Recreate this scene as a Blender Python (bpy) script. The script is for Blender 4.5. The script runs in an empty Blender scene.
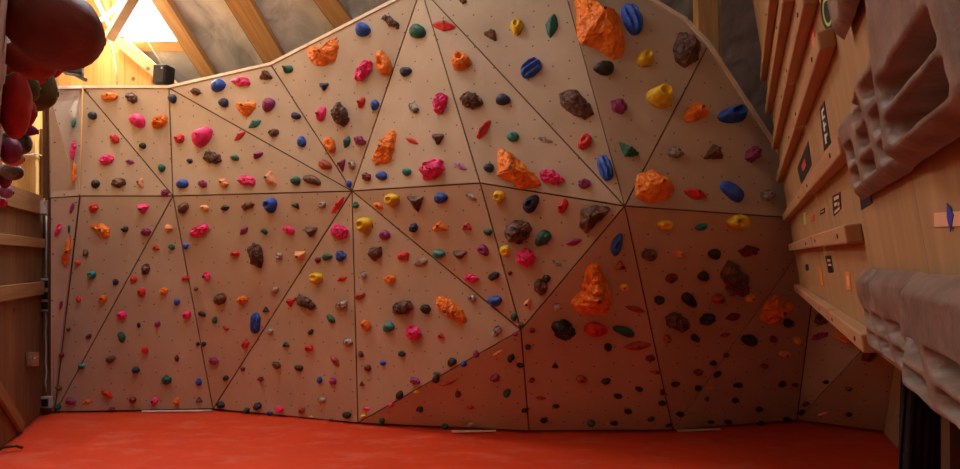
import bpy, bmesh, math, random
from mathutils import Vector, Matrix, noise
random.seed(7)
scene = bpy.context.scene
COL = scene.collection
F = 500.0; HX, HY = 480.0, 262.0; CH = 1.65
R = math.radians

def P(px, py, d):                      # a pixel at a depth -> a point
    return Vector(((px-HX)/F*d, d, CH+(HY-py)/F*d))
def ray(px, py): return Vector(((px-HX)/F, 1.0, (HY-py)/F))
CAM = Vector((0, 0, CH))
def hit(px, py, p0, n):                # the same pixel on a real plane
    r = ray(px, py); t = (p0-CAM).dot(n)/r.dot(n)
    return CAM + r*t

# ------------------------------------------------------------------ materials
def new_mat(name):
    m = bpy.data.materials.new(name); m.use_nodes = True
    nt = m.node_tree; b = nt.nodes['Principled BSDF']
    return m, nt, b
def N(nt, t, **kw):
    n = nt.nodes.new(t)
    for k, v in kw.items():
        if k in n.inputs: n.inputs[k].default_value = v
        else: setattr(n, k, v)
    return n
def L(nt, a, b): nt.links.new(a, b)
def ramp(nt, fac, stops):
    r = nt.nodes.new('ShaderNodeValToRGB')
    e = r.color_ramp.elements
    while len(e) < len(stops): e.new(0.5)
    for i, (p, c) in enumerate(stops):
        e[i].position = p; e[i].color = (*c, 1)
    L(nt, fac, r.inputs[0]); return r.outputs[0]
def mixc(nt, fac, a, b, mode='MIX'):
    m = nt.nodes.new('ShaderNodeMix'); m.data_type = 'RGBA'; m.blend_type = mode
    for s, v in ((m.inputs[0], fac), (m.inputs[6], a), (m.inputs[7], b)):
        if isinstance(v, bpy.types.NodeSocket): L(nt, v, s)
        elif isinstance(v, tuple): s.default_value = (*v, 1)
        else: s.default_value = v
    return m.outputs[2]
def bump(nt, b, h, st=.3, dist=.01):
    n = N(nt, 'ShaderNodeBump', Strength=st, Distance=dist)
    L(nt, h, n.inputs['Height']); L(nt, n.outputs[0], b.inputs['Normal'])
def simple(name, c, rough=.6, metal=0, var=.12, scale=12):
    m, nt, b = new_mat(name)
    tc = N(nt, 'ShaderNodeTexCoord'); no = N(nt, 'ShaderNodeTexNoise', Scale=scale, Detail=4.0)
    L(nt, tc.outputs['Object'], no.inputs['Vector'])
    lo = tuple(x*(1-var) for x in c); hi = tuple(min(1, x*(1+var)) for x in c)
    L(nt, ramp(nt, no.outputs[0], [(.3, lo), (.7, hi)]), b.inputs['Base Color'])
    b.inputs['Roughness'].default_value = rough; b.inputs['Metallic'].default_value = metal
    bump(nt, b, no.outputs[0], .15, .004)
    return m

def mat_ply():                          # textured tan climbing ply with t-nut holes
    m, nt, b = new_mat('climbing_ply')
    uv = N(nt, 'ShaderNodeUVMap'); v = uv.outputs[0]
    n1 = N(nt, 'ShaderNodeTexNoise', Scale=1.6, Detail=5.0); L(nt, v, n1.inputs['Vector'])
    n2 = N(nt, 'ShaderNodeTexNoise', Scale=60.0, Detail=3.0); L(nt, v, n2.inputs['Vector'])
    base = ramp(nt, n1.outputs[0], [(.3, (.50, .385, .28)), (.72, (.61, .495, .375))])
    grain = mixc(nt, .12, base, n2.outputs[0], 'MULTIPLY')
    # chalk smears
    mp = N(nt, 'ShaderNodeMapping'); mp.inputs['Scale'].default_value = (2.2, 1.0, 1); L(nt, v, mp.inputs['Vector'])
    n3 = N(nt, 'ShaderNodeTexNoise', Scale=2.4, Detail=6.0, Roughness=.65); L(nt, mp.outputs[0], n3.inputs['Vector'])
    ch = ramp(nt, n3.outputs[0], [(.56, (0, 0, 0)), (.8, (.38, .38, .38))])
    c1 = mixc(nt, ch, grain, (.72, .6, .5))
    vo = N(nt, 'ShaderNodeTexVoronoi', Scale=5.6, Randomness=.45, voronoi_dimensions='2D'); L(nt, v, vo.inputs['Vector'])
    dot = ramp(nt, vo.outputs['Distance'], [(.034, (.8, .8, .8)), (.048, (0, 0, 0))])
    c2 = mixc(nt, dot, c1, (.03, .02, .015))
    L(nt, c2, b.inputs['Base Color']); b.inputs['Roughness'].default_value = .8
    b.inputs['Specular IOR Level'].default_value = .25
    bump(nt, b, n2.outputs[0], .2, .003)
    return m

def mat_planks(name, a, bb, w, across='X', gap=.03, rough=.65):
    m, nt, b = new_mat(name)
    uv = N(nt, 'ShaderNodeUVMap'); sp = N(nt, 'ShaderNodeSeparateXYZ'); L(nt, uv.outputs[0], sp.inputs[0])
    ax = sp.outputs[0] if across == 'X' else sp.outputs[1]
    dv = N(nt, 'ShaderNodeMath', operation='DIVIDE'); L(nt, ax, dv.inputs[0]); dv.inputs[1].default_value = w
    fl = N(nt, 'ShaderNodeMath', operation='FLOOR'); L(nt, dv.outputs[0], fl.inputs[0])
    fr = N(nt, 'ShaderNodeMath', operation='FRACT'); L(nt, dv.outputs[0], fr.inputs[0])
    wn = N(nt, 'ShaderNodeTexWhiteNoise', noise_dimensions='1D'); L(nt, fl.outputs[0], wn.inputs['W'])
    mp = N(nt, 'ShaderNodeMapping'); mp.inputs['Scale'].default_value = (22, 1.5, 1) if across == 'X' else (1.5, 22, 1)
    L(nt, uv.outputs[0], mp.inputs['Vector'])
    no = N(nt, 'ShaderNodeTexNoise', Scale=1.0, Detail=5.0, Distortion=.6); L(nt, mp.outputs[0], no.inputs['Vector'])
    c = ramp(nt, no.outputs[0], [(.3, a), (.7, bb)])
    c = mixc(nt, .3, c, wn.outputs['Value'], 'SOFT_LIGHT')
    vo = N(nt, 'ShaderNodeTexVoronoi', Scale=2.3, Randomness=1.0); L(nt, uv.outputs[0], vo.inputs['Vector'])
    kn = ramp(nt, vo.outputs['Distance'], [(.045, (1, 1, 1)), (.07, (0, 0, 0))])
    c = mixc(nt, kn, c, tuple(x*.35 for x in a))
    g = ramp(nt, fr.outputs[0], [(0, (1, 1, 1)), (gap, (0, 0, 0))])
    c = mixc(nt, g, c, tuple(x*.22 for x in a))
    L(nt, c, b.inputs['Base Color']); b.inputs['Roughness'].default_value = rough
    bump(nt, b, no.outputs[0], .2, .004)
    return m

def mat_mat():
    m, nt, b = new_mat('mat_vinyl')
    uv = N(nt, 'ShaderNodeTexCoord')
    n1 = N(nt, 'ShaderNodeTexNoise', Scale=.9, Detail=5.0); L(nt, uv.outputs['Object'], n1.inputs['Vector'])
    n2 = N(nt, 'ShaderNodeTexNoise', Scale=90.0, Detail=2.0); L(nt, uv.outputs['Object'], n2.inputs['Vector'])
    mp = N(nt, 'ShaderNodeMapping'); mp.inputs['Scale'].default_value = (1.0, 2.6, 1); L(nt, uv.outputs['Object'], mp.inputs['Vector'])
    n3 = N(nt, 'ShaderNodeTexNoise', Scale=2.2, Detail=8.0, Roughness=.7); L(nt, mp.outputs[0], n3.inputs['Vector'])
    c = ramp(nt, n1.outputs[0], [(.3, (.62, .043, .010)), (.7, (.74, .064, .014))])
    ch = ramp(nt, n3.outputs[0], [(.5, (0, 0, 0)), (.76, (.24, .24, .24))])
    c = mixc(nt, ch, c, (.8, .45, .34))
    L(nt, c, b.inputs['Base Color']); b.inputs['Roughness'].default_value = .55
    b.inputs['Specular IOR Level'].default_value = .35
    bump(nt, b, n2.outputs[0], .1, .002)
    return m

def mat_foil():
    m, nt, b = new_mat('roof_foil')
    tc = N(nt, 'ShaderNodeUVMap')
    no = N(nt, 'ShaderNodeTexNoise', Scale=1.7, Detail=5.0, Distortion=.8); L(nt, tc.outputs[0], no.inputs['Vector'])
    c = ramp(nt, no.outputs[0], [(.32, (.34, .36, .40)), (.5, (.66, .69, .73)), (.66, (.94, .96, 1.0))])  # pale streaks put the crinkled foil's bright reflections into its colour
    L(nt, c, b.inputs['Base Color']); b.inputs['Metallic'].default_value = .08
    b.inputs['Roughness'].default_value = .38
    bump(nt, b, no.outputs[0], .8, .09)
    return m

def mat_resin(name, c, kind='plain'):
    m, nt, b = new_mat(name)
    tc = N(nt, 'ShaderNodeTexCoord')
    no = N(nt, 'ShaderNodeTexNoise', Scale=14.0, Detail=5.0); L(nt, tc.outputs['Object'], no.inputs['Vector'])
    lo = tuple(x*.72 for x in c); hi = tuple(min(1, x*1.15+.005) for x in c)
    if kind == 'marble':
        col = ramp(nt, no.outputs[0], [(.4, (.05, .05, .05)), (.48, (.22, .21, .2)), (.6, (.55, .52, .48))])
    elif kind == 'rock':
        col = ramp(nt, no.outputs[0], [(.33, tuple(x*.5 for x in c)), (.52, c), (.75, tuple(min(1, x*2.1+.03) for x in c))])
    else:
        col = ramp(nt, no.outputs[0], [(.35, lo), (.65, hi)])
    n2 = N(nt, 'ShaderNodeTexNoise', Scale=6.0, Detail=7.0, Roughness=.7); L(nt, tc.outputs['Object'], n2.inputs['Vector'])
    ch = ramp(nt, n2.outputs[0], [(.6, (0, 0, 0)), (.8, (.18, .18, .18))])
    col = mixc(nt, ch, col, (.75, .66, .58))
    L(nt, col, b.inputs['Base Color'])
    b.inputs['Roughness'].default_value = .55
    if kind == 'dimple':
        vo = N(nt, 'ShaderNodeTexVoronoi', Scale=38.0); L(nt, tc.outputs['Object'], vo.inputs['Vector'])
        bump(nt, b, vo.outputs['Distance'], .7, .012)
    else:
        n3 = N(nt, 'ShaderNodeTexNoise', Scale=45.0, Detail=4.0); L(nt, tc.outputs['Object'], n3.inputs['Vector'])
        bump(nt, b, n3.outputs[0], .45, .006)
    return m

M = {}
M['ply'] = mat_ply()
M['pine'] = mat_planks('gable_pine', (.62, .33, .09), (.80, .47, .15), .16, 'X', .04)
M['oldpine'] = mat_planks('door_pine', (.15, .065, .022), (.24, .11, .04), .24, 'X', .03)
M['ledge'] = mat_planks('ledge_pine', (.24, .115, .035), (.36, .19, .065), 3.0, 'X', .0)
M['rafter'] = mat_planks('rafter_pine', (.50, .27, .10), (.72, .43, .18), 3.0, 'X', .0)
M['campus'] = mat_planks('campus_ply', (.40, .235, .105), (.50, .31, .145), 1.25, 'X', .004)
M['rung'] = mat_planks('rung_wood', (.36, .18, .08), (.46, .25, .12), 3.0, 'X', .0)
M['mat'] = mat_mat()
M['foil'] = mat_foil()
M['seam'] = simple('seam_dark', (.12, .065, .04), .9)
M['trim'] = simple('plywood_edge', (.88, .76, .60), .7)  # plywood edge, colour raised to carry light from above
M['slit'] = simple('slit_white', (.8, .68, .6), .7)
M['black'] = simple('black_plastic', (.018, .018, .02), .45)
M['cloth'] = simple('black_cloth', (.012, .011, .012), .95)
M['grey'] = simple('grey_plastic', (.42, .42, .42), .5)
M['white'] = simple('white_plastic', (.75, .73, .7), .5)
M['steel'] = simple('steel', (.6, .6, .6), .3, 1.0, .05)
M['bolt'] = simple('bolt_steel', (.10, .095, .09), .45, .7)
M['concrete'] = simple('concrete', (.35, .33, .31), .9)
M['shell'] = mat_planks('shell_pine', (.10, .055, .03), (.15, .085, .045), .2, 'X', .03)
M['sloper'] = mat_resin('training_resin', (.23, .145, .105), 'plain')
M['s_black'] = simple('sticker_black', (.02, .018, .02), .5, 0, .05)
M['s_white'] = simple('sticker_white', (.7, .68, .62), .5, 0, .05)
M['s_red'] = simple('sticker_red', (.65, .07, .03), .5, 0, .05)
M['s_orange'] = simple('sticker_orange', (.75, .26, .04), .5, 0, .05)
M['s_green'] = simple('sticker_green', (.45, .62, .12), .5, 0, .05)
M['s_blue'] = simple('sticker_blue', (.06, .06, .42), .5, 0, .05)
M['s_purple'] = simple('sticker_purple', (.2, .06, .4), .5, 0, .05)
M['s_pale'] = simple('sticker_pale', (.82, .45, .28), .5, 0, .05)
CM = {
 'o': ('orange', (1.0, .235, .015), 'dimple'), 's': ('peach', (.95, .42, .20), 'plain'),
 'p': ('pink', (.90, .03, .22), 'plain'), 'r': ('red', (.68, .03, .03), 'plain'),
 'm': ('maroon', (.20, .025, .03), 'plain'), 'b': ('blue', (.02, .10, .55), 'plain'),
 'n': ('navy', (.02, .035, .10), 'plain'), 'k': ('black', (.02, .022, .025), 'plain'),
 'g': ('green', (.01, .14, .10), 'plain'), 'q': ('teal', (.03, .27, .27), 'plain'),
 't': ('brown', (.12, .055, .035), 'rock'), 'y': ('yellow', (.85, .58, .02), 'plain'),
 'v': ('purple', (.30, .03, .17), 'plain'), 'l': ('lilac', (.50, .22, .50), 'plain'),
 'w': ('marbled', (.5, .5, .5), 'marble'), 'd': ('dusty maroon', (.26, .075, .065), 'plain'), 'e': ('olive green', (.13, .16, .06), 'plain'),
 'a': ('brick red', (.42, .07, .04), 'plain'),
}
for k, (nm, c, kd) in CM.items(): M['h_'+k] = mat_resin(nm.replace(' ', '_')+'_resin', c, kd)

# ------------------------------------------------------------------ mesh helpers
class MB:
    def __init__(s): s.bm = bmesh.new(); s.uv = s.bm.loops.layers.uv.new('UVMap')
    def face(s, pts, uvs=None, mi=0, smooth=False):
        vs = [s.bm.verts.new(p) for p in pts]
        f = s.bm.faces.new(vs); f.material_index = mi; f.smooth = smooth
        if uvs is None:
            o = Vector(pts[0]); n = f.normal if f.normal.length else Vector((0, 0, 1)); f.normal_update(); n = f.normal
            up = Vector((0, 0, 1)) if abs(n.z) < .9 else Vector((0, 1, 0))
            u = up.cross(n).normalized(); v = n.cross(u)
            uvs = [(Vector(p).dot(u), Vector(p).dot(v)) for p in pts]
        for l, q in zip(f.loops, uvs): l[s.uv].uv = q
        return f
    def prism(s, pts, n, t, mi=0):       # polygon pts, extruded by -n*t
        pts = [Vector(p) for p in pts]; c = Vector()
        if (pts[1]-pts[0]).cross(pts[2]-pts[0]).dot(n) < 0: pts.reverse()
        bk = [p-n*t for p in pts]
        s.face(pts, mi=mi); s.face(list(reversed(bk)), mi=mi)
        k = len(pts)
        for i in range(k): s.face([pts[i], bk[i], bk[(i+1) % k], pts[(i+1) % k]], mi=mi)
    def bar(s, a, b, w, h, side=None, mi=0):   # box beam from a to b; w across 'side', h along third axis
        a = Vector(a); b = Vector(b); d = (b-a).normalized()
        if side is None: side = Vector((0, 0, 1)).cross(d) if abs(d.z) < .95 else Vector((1, 0, 0))
        side = (Vector(side)-d*Vector(side).dot(d)).normalized(); up = d.cross(side)
        ln = (b-a).length
        q = [side*(w/2*i)+up*(h/2*j) for i, j in ((-1, -1), (1, -1), (1, 1), (-1, 1))]
        A = [a+x for x in q]; B = [b+x for x in q]
        for i in range(4):
            j = (i+1) % 4; e = (q[j]-q[i]).length; o = i*.37
            s.face([A[i], A[j], B[j], B[i]], [(o, 0), (o+e, 0), (o+e, ln), (o, ln)], mi)
        s.face(list(reversed(A)), mi=mi); s.face(B, mi=mi)
    def box(s, c, sx, sy, sz, mi=0, rot=None):
        c = Vector(c); r = rot or Matrix.Identity(3)
        s.bar(c-r@Vector((0, 0, sz/2)), c+r@Vector((0, 0, sz/2)), sx, sy, r@Vector((1, 0, 0)), mi)
    def tube(s, pts, r, seg=8, mi=0):
        pts = [Vector(p) for p in pts]; rings = []
        for i, p in enumerate(pts):
            d = (pts[min(i+1, len(pts)-1)]-pts[max(i-1, 0)]).normalized()
            a = d.cross(Vector((.31, .2, .93))).normalized(); b = d.cross(a)
            rings.append([s.bm.verts.new(p+a*r*math.cos(6.2832*k/seg)+b*r*math.sin(6.2832*k/seg)) for k in range(seg)])
        for i in range(len(rings)-1):
            for k in range(seg):
                f = s.bm.faces.new([rings[i][k], rings[i][(k+1) % seg], rings[i+1][(k+1) % seg], rings[i+1][k]]); f.smooth = True; f.material_index = mi
        s.bm.faces.new(list(reversed(rings[0]))); s.bm.faces.new(rings[-1])
    def build(s, name, mats, parent=None, bevel=0, origin=None, weld=True):
        if weld: bmesh.ops.remove_doubles(s.bm, verts=s.bm.verts, dist=1e-5)
        bmesh.ops.recalc_face_normals(s.bm, faces=s.bm.faces)
        o_ = None
        if origin is not None:
            bmesh.ops.translate(s.bm, verts=s.bm.verts, vec=-Vector(origin))
        me = bpy.data.meshes.new(name); s.bm.to_mesh(me); s.bm.free()
        for m in (mats if isinstance(mats, (list, tuple)) else [mats]): me.materials.append(m)
        ob = bpy.data.objects.new(name, me); COL.objects.link(ob)
        if origin is not None: ob.location = origin
        if parent is not None:
            ob.parent = parent
            if origin is not None: ob.location = Vector(origin)-parent.location
            else: ob.location = -parent.location
        if bevel:
            b = ob.modifiers.new('bevel', 'BEVEL'); b.width = bevel; b.segments = 2; b.limit_method = 'ANGLE'
        return ob
def tag(o, label=None, cat=None, group=None, kind=None):
    if label: o['label'] = label
    if cat: o['category'] = cat
    if group: o['group'] = group
    if kind: o['kind'] = kind
    return o
def empty(name, loc, label, cat, group=None):
    o = bpy.data.objects.new(name, None); COL.objects.link(o); o.location = loc; o.empty_display_size = .1
    return tag(o, label, cat, group)

# ------------------------------------------------------------------ the faceted climbing wall
V = {}
def vx(k, px, py, d=None):
    if d is None: d = CH*F/(py-HY)       # stands on the mat
    V[k] = (px, py, P(px, py, d))
vx('A0', 49, 89, 5.08); vx('A1', 50, 198, 5.22); vx('A2', 50, 412)
vx('V1', 83, 88, 5.42); vx('V2', 169, 88, 5.45); vx('V3', 271, 65, 5.25); vx('V4', 421, -12, 4.75)
vx('V5', 563, -18, 4.45); vx('V6', 708, 46, 4.55)
vx('W0', 80, 196, 5.36); vx('W1', 173, 196, 5.42); vx('W2', 352, 191, 5.0); vx('W3', 480, 183, 4.3)
vx('W4', 625, 206, 3.95); vx('W5', 822, 220, 4.45)
vx('X0', 55, 412); vx('X1', 213, 409); vx('X2', 358, 423); vx('X4', 529, 431); vx('X5', 673, 430); vx('X6', 797, 420)
vx('X7', 886, 432); vx('Z', 905, 305, 4.0)
def plane(a, b, c):
    a, b, c = (V[k][2] for k in (a, b, c)); n = (b-a).cross(c-a).normalized()
    if n.dot(CAM-a) < 0: n = -n
    return a, n
def onp(k, px, py, pl): V[k] = (px, py, hit(px, py, *pl))
onp('X3', 521, 330, plane('W4', 'X4', 'X5'))
onp('E1', 648, -1, plane('V5', 'V6', 'W4')); onp('E2', 686, 22, plane('V5', 'V6', 'W4'))
T = ['top', 'bottom']
FAC = [  # (vertices, row)
 (['A0', 'V1', 'W0', 'A1'], 0), (['V1', 'W1', 'W0'], 0), (['V1', 'V2', 'W1'], 0), (['V2', 'W2', 'W1'], 0),
 (['V2', 'V3', 'W2'], 0), (['V3', 'V4', 'W2'], 0), (['V4', 'W3', 'W2'], 0), (['V4', 'W4', 'W3'], 0),
 (['V4', 'V5', 'W4'], 0), (['V5', 'E1', 'E2', 'V6', 'W4'], 0), (['V6', 'W5', 'W4'], 0),
 (['A1', 'W0', 'X0', 'A2'], 1), (['W0', 'W1', 'X0'], 1), (['W1', 'X1', 'X0'], 1), (['W1', 'W2', 'X1'], 1),
 (['W2', 'X2', 'X1'], 1), (['W2', 'X3', 'X2'], 1), (['X2', 'X3', 'X4'], 1), (['W2', 'W3', 'X3'], 1), (['W3', 'W4', 'X3'], 1),
 (['X3', 'W4', 'X5', 'X4'], 1), (['W4', 'W5', 'X5'], 1), (['W5', 'X6', 'X5'], 1), (['W5', 'Z', 'X6'], 1), (['Z', 'X7', 'X6'], 1)]
ORD = ['first', 'second', 'third', 'fourth', 'fifth', 'sixth', 'seventh', 'eighth', 'ninth', 'tenth', 'eleventh', 'twelfth', 'thirteenth', 'fourteenth']
NAME = {}
ti = bi = 0
PH = ["the narrow left strip's upper half", "upper triangle touching the left strip", "upper triangle below the black speaker",
 "upper triangle fanning right of the speaker", "upper triangle under the leftmost roof rafters", "upper triangle with the two-tipped orange hold",
 "tall upper triangle left of centre", "upper triangle with the kite-shaped orange hold", "top centre inverted triangle",
 "upper right panel with brown boulder hold", "upper right triangle beside campus board", "the narrow left strip's lower half",
 "lower triangle next to the strip", "lower triangle widening to mat, far left", "lower triangle with brown diamond rock", "lower triangle left of the centre seam",
 "lower triangle with orange shell hold", "flat triangle resting on mat centre", "triangle pointing down above centre junction",
 "lower triangle with white-glinting brown slab", "lower panel with orange shell tower", "dark red panel with yellow jugs",
 "dark triangle under the campus board", "lower triangle behind the campus board", "last low triangle before the curtain"]

def uvframe(n):
    up = Vector((0, 0, 1)); u = up.cross(n).normalized(); v = n.cross(u).normalized(); return u, v
def inset(pts, n, k):
    if (pts[1]-pts[0]).cross(pts[2]-pts[1]).dot(n) < 0: pts = list(reversed(pts))
    m = len(pts); out = []
    for i in range(m):
        a, b, c = pts[i-1], pts[i], pts[(i+1) % m]
        e1 = (b-a).normalized(); e2 = (c-b).normalized(); n1 = n.cross(e1); n2 = n.cross(e2)
        den = 1+n1.dot(n2)
        out.append(b+(n1+n2)*(k/max(den, .15)))
    return out
wall = empty('climbing_wall', P(300, 412, 5.5), 'tall faceted climbing wall of tan plywood triangles behind the red mat', 'climbing wall')
bk = MB(); PL = []
for (ks, row), ph in zip(FAC, PH):
    p0, n = plane(ks[0], ks[1] if len(ks) < 5 else ks[3], ks[2] if len(ks) < 5 else ks[4])
    pts = [V[k][2] for k in ks]
    PL.append((p0, n, [(V[k][0], V[k][1]) for k in ks]))
    mb = MB(); q = inset(pts, n, .0075); c = sum(q, Vector())/len(q)
    mb.prism(q, n, .018)
    o = mb.build('wall_panel', M['ply'], wall)
    bk.prism([p-n*.012 for p in pts], n, .05)
    for a_, b_ in zip(pts, pts[1:]+pts[:1]): bk.bar(a_-n*.05, b_-n*.05, .035, .035, n)
bk.bar(V['W5'][2]+Vector((0, .06, 0)), V['X6'][2]+Vector((0, .06, 0)), .09, .05, Vector((1, 0, 0)))
bk.build('seam_backing', M['seam'], wall)
# plywood edge along the open wall top, paled for light from above
tr = MB()
for a, b, k in (('V2', 'V3', 4), ('V3', 'V4', 5), ('V4', 'V5', 8), ('V5', 'E1', 9), ('E1', 'E2', 9), ('E2', 'V6', 9), ('V6', 'W5', 10), ('V1', 'V2', 2), ('A0', 'V1', 0)):
    n = PL[k][1]; w = .045 if k > 7 else .03
    a = V[a][2]; b = V[b][2]; d = (b-a).normalized(); out = n.cross(d)
    if out.z < 0: out = -out
    a = a+out*w*.4; b = b+out*w*.4
    tr.bar(a-n*.02, b-n*.02, w, .06, out)
tr.build('edge_trim', M['trim'], wall)
# right return of the wall
mb = MB(); q = [P(884, 433, 4.82), P(897, 448, 4.42), P(928, 366, 3.9), P(905, 300, 3.98)]
nn = (q[1]-q[0]).cross(q[2]-q[0]).normalized(); nn = nn if nn.dot(CAM-q[0]) > 0 else -nn
mb.prism(q, nn, .03); mb.build('return_panel', M['ply'], wall)
RET = (q[0], nn)

# ------------------------------------------------------------------ holds
def inside(x, y, poly):
    r = False
    for i in range(len(poly)):
        (x1, y1), (x2, y2) = poly[i-1], poly[i]
        if (y1 > y) != (y2 > y) and x < (x2-x1)*(y-y1)/(y2-y1)+x1: r = not r
    return r
def facet_of(x, y):
    for i, (a, n, poly) in enumerate(PL):
        if inside(x, y, poly): return i
    return min(range(len(PL)), key=lambda i: min((x-px)**2+(y-py)**2 for px, py in [((a[0]+b[0])/2, (a[1]+b[1])/2) for a, b in zip(PL[i][2], PL[i][2][1:]+PL[i][2][:1])]))

def outline(kind, th, rnd):
    c, s = math.cos(th), math.sin(th)
    if kind == 'tri':
        k = 3; a = (th+math.pi/2*3) % (2*math.pi/k)-math.pi/k
        return .62/max(.45, math.cos(a))*1.02
    if kind == 'wedge': return 1/((abs(c)**1.35+abs(s)**1.35)**(1/1.35))
    if kind == 'horn': return .55+.45*((1+c)/2)**2.2+.12*abs(s)
    if kind == 'rock':
        k = rnd[0]; ph = rnd[1]; a = (th+ph) % (2*math.pi/k)-math.pi/k
        return .86/max(.6, math.cos(a)) * (1+.10*math.sin(2*th+rnd[2]))
    if kind in ('ridge',): return 1/((abs(c)**2.4+abs(s)**2.4)**(1/2.4))
    return 1+.06*math.sin(3*th+rnd[2])

def hold_mesh(kind, U, W, Nn, h, seed, big, poly=None, peak=(0, 0), style=''):
    rr = random.Random(seed); rnd = (rr.choice([5, 6, 7]), rr.random()*6, rr.random()*6)
    seg = 40 if big else 18; rings = 12 if big else 6
    bm = bmesh.new(); uv = bm.loops.layers.uv.new('UVMap'); prev = None; px, py = peak
    size = (U.length+W.length)*.5
    if poly:
        size = sum(math.hypot(*q) for q in poly)/len(poly)*.85
    for i in range(rings+1):
        t = i/rings                      # 0 at the foot, 1 at the top
        row = []
        sc = math.cos(t*math.pi/2*.98) if kind not in ('tri', 'wedge', 'poly', 'horn') else (1-t)**.85
        z = math.sin(t*math.pi/2) if kind not in ('tri', 'wedge', 'poly', 'horn') else t**.8
        if kind == 'ring': z = math.sin(min(1, t*1.5)*math.pi/2); z -= max(0, t-.62)*1.9; sc = 1-t*.97
        if kind == 'ridge': sc = (1-t**2.2)
        if kind == 'ball': sc = math.sin(.45+t*(math.pi-.46)); z = (.9-math.cos(.45+t*(math.pi-.46)))/1.9
        for k in range(seg if i < rings else 1):
            th = 2*math.pi*k/seg
            if poly:
                r = 1e9; c, s = math.cos(th), math.sin(th)
                for m in range(len(poly)):
                    (x1, y1), (x2, y2) = poly[m-1], poly[m]
                    dx, dy = x2-x1, y2-y1; den = c*dy-s*dx
                    if abs(den) < 1e-9: continue
                    tt = (x1*dy-y1*dx)/den; q = (x1*s-y1*c)/den
                    if tt > 0 and -1e-6 <= q <= 1+1e-6: r = min(r, tt)
                if r > 1e8: r = .5
            else: r = outline(kind, th, rnd)
            a = r*math.cos(th)*sc; b = r*math.sin(th)*sc
            a += px*t; b += py*t; zz = z
            if kind == 'ridge': zz = z*(.82+.18*math.cos(b*9))
            if kind == 'poly' and style in ('tower', 'shell'): zz = z*(.86+.14*math.cos(b/size*14 if style == 'tower' else a/size*16)); a *= 1+.05*math.cos(b/size*14)
            if kind == 'cup': zz = z-.75*math.exp(-((a)**2+(b-.25)**2)/.12)*t
            p = U*a+W*b+Nn*(h*zz)
            q = p/size*2.2+Vector((seed*1.7, 3.1, seed*.3))
            amp = {'rock': .22, 'tri': .10, 'poly': .13, 'wedge': .06, 'ridge': .07, 'blob': .07, 'ring': .06, 'cup': .08, 'horn': .10, 'ball': .03}[kind]
            nv = noise.noise_vector(q)+(.5*noise.noise_vector(q*2.3) if kind in ('rock', 'poly') else Vector())+(.35*noise.noise_vector(q*5) if big else Vector())
            p = p+nv*size*amp*(1 if i else .5)
            if i == 0: p = p-Nn*(p.dot(Nn))-Nn*.004
            elif p.dot(Nn) < 0: p = p-Nn*p.dot(Nn)
            row.append(bm.verts.new(p))
        if prev:
            for k in range(seg):
                if i < rings: fv = [prev[k], prev[(k+1) % seg], row[(k+1) % seg], row[k]]
                else: fv = [prev[k], prev[(k+1) % seg], row[0]]
                f = bm.faces.new(fv); f.smooth = kind not in ('rock', 'tri', 'poly') or False
        else: bm.faces.new(list(reversed(row)))
        prev = row
    top = prev[0].co.copy()
    bmesh.ops.recalc_face_normals(bm, faces=bm.faces)
    me = bpy.data.meshes.new('hold'); bm.to_mesh(me); bm.free()
    return me, top
def bolt_mesh():
    mb = MB(); seg = 10
    def ring(r, z): return [Vector((r*math.cos(6.2832*k/seg), r*math.sin(6.2832*k/seg), z)) for k in range(seg)]
    a, b, c, d = ring(1, -.6), ring(1, .35), ring(.55, .35), ring(.5, -.1)
    for r1, r2 in ((a, b), (b, c), (c, d)):
        for k in range(seg): mb.face([r1[k], r1[(k+1) % seg], r2[(k+1) % seg], r2[k]])
    mb.face(d); mb.face(list(reversed(a)))
    bmesh.ops.remove_doubles(mb.bm, verts=mb.bm.verts, dist=1e-4)
    me = bpy.data.meshes.new('bolt'); mb.bm.to_mesh(me); mb.bm.free(); me.materials.append(M['bolt']); return me
BOLT = bolt_mesh()
def add_bolt(o, top, n, r):
    b = bpy.data.objects.new('bolt', BOLT); COL.objects.link(b); b.parent = o
    b.location = top; b.rotation_mode = 'QUATERNION'; b.rotation_quaternion = n.to_track_quat('Z', 'Y'); b.scale = (r, r, r)

H = []   # x y length width angle colour shape
def hs(txt):
    for ln in txt.strip().splitlines():
        for e in ln.split(';'):
            e = e.split()
            if e: H.append((float(e[0]), float(e[1]), float(e[2]), float(e[3]), float(e[4]), e[5], e[6]))
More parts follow.
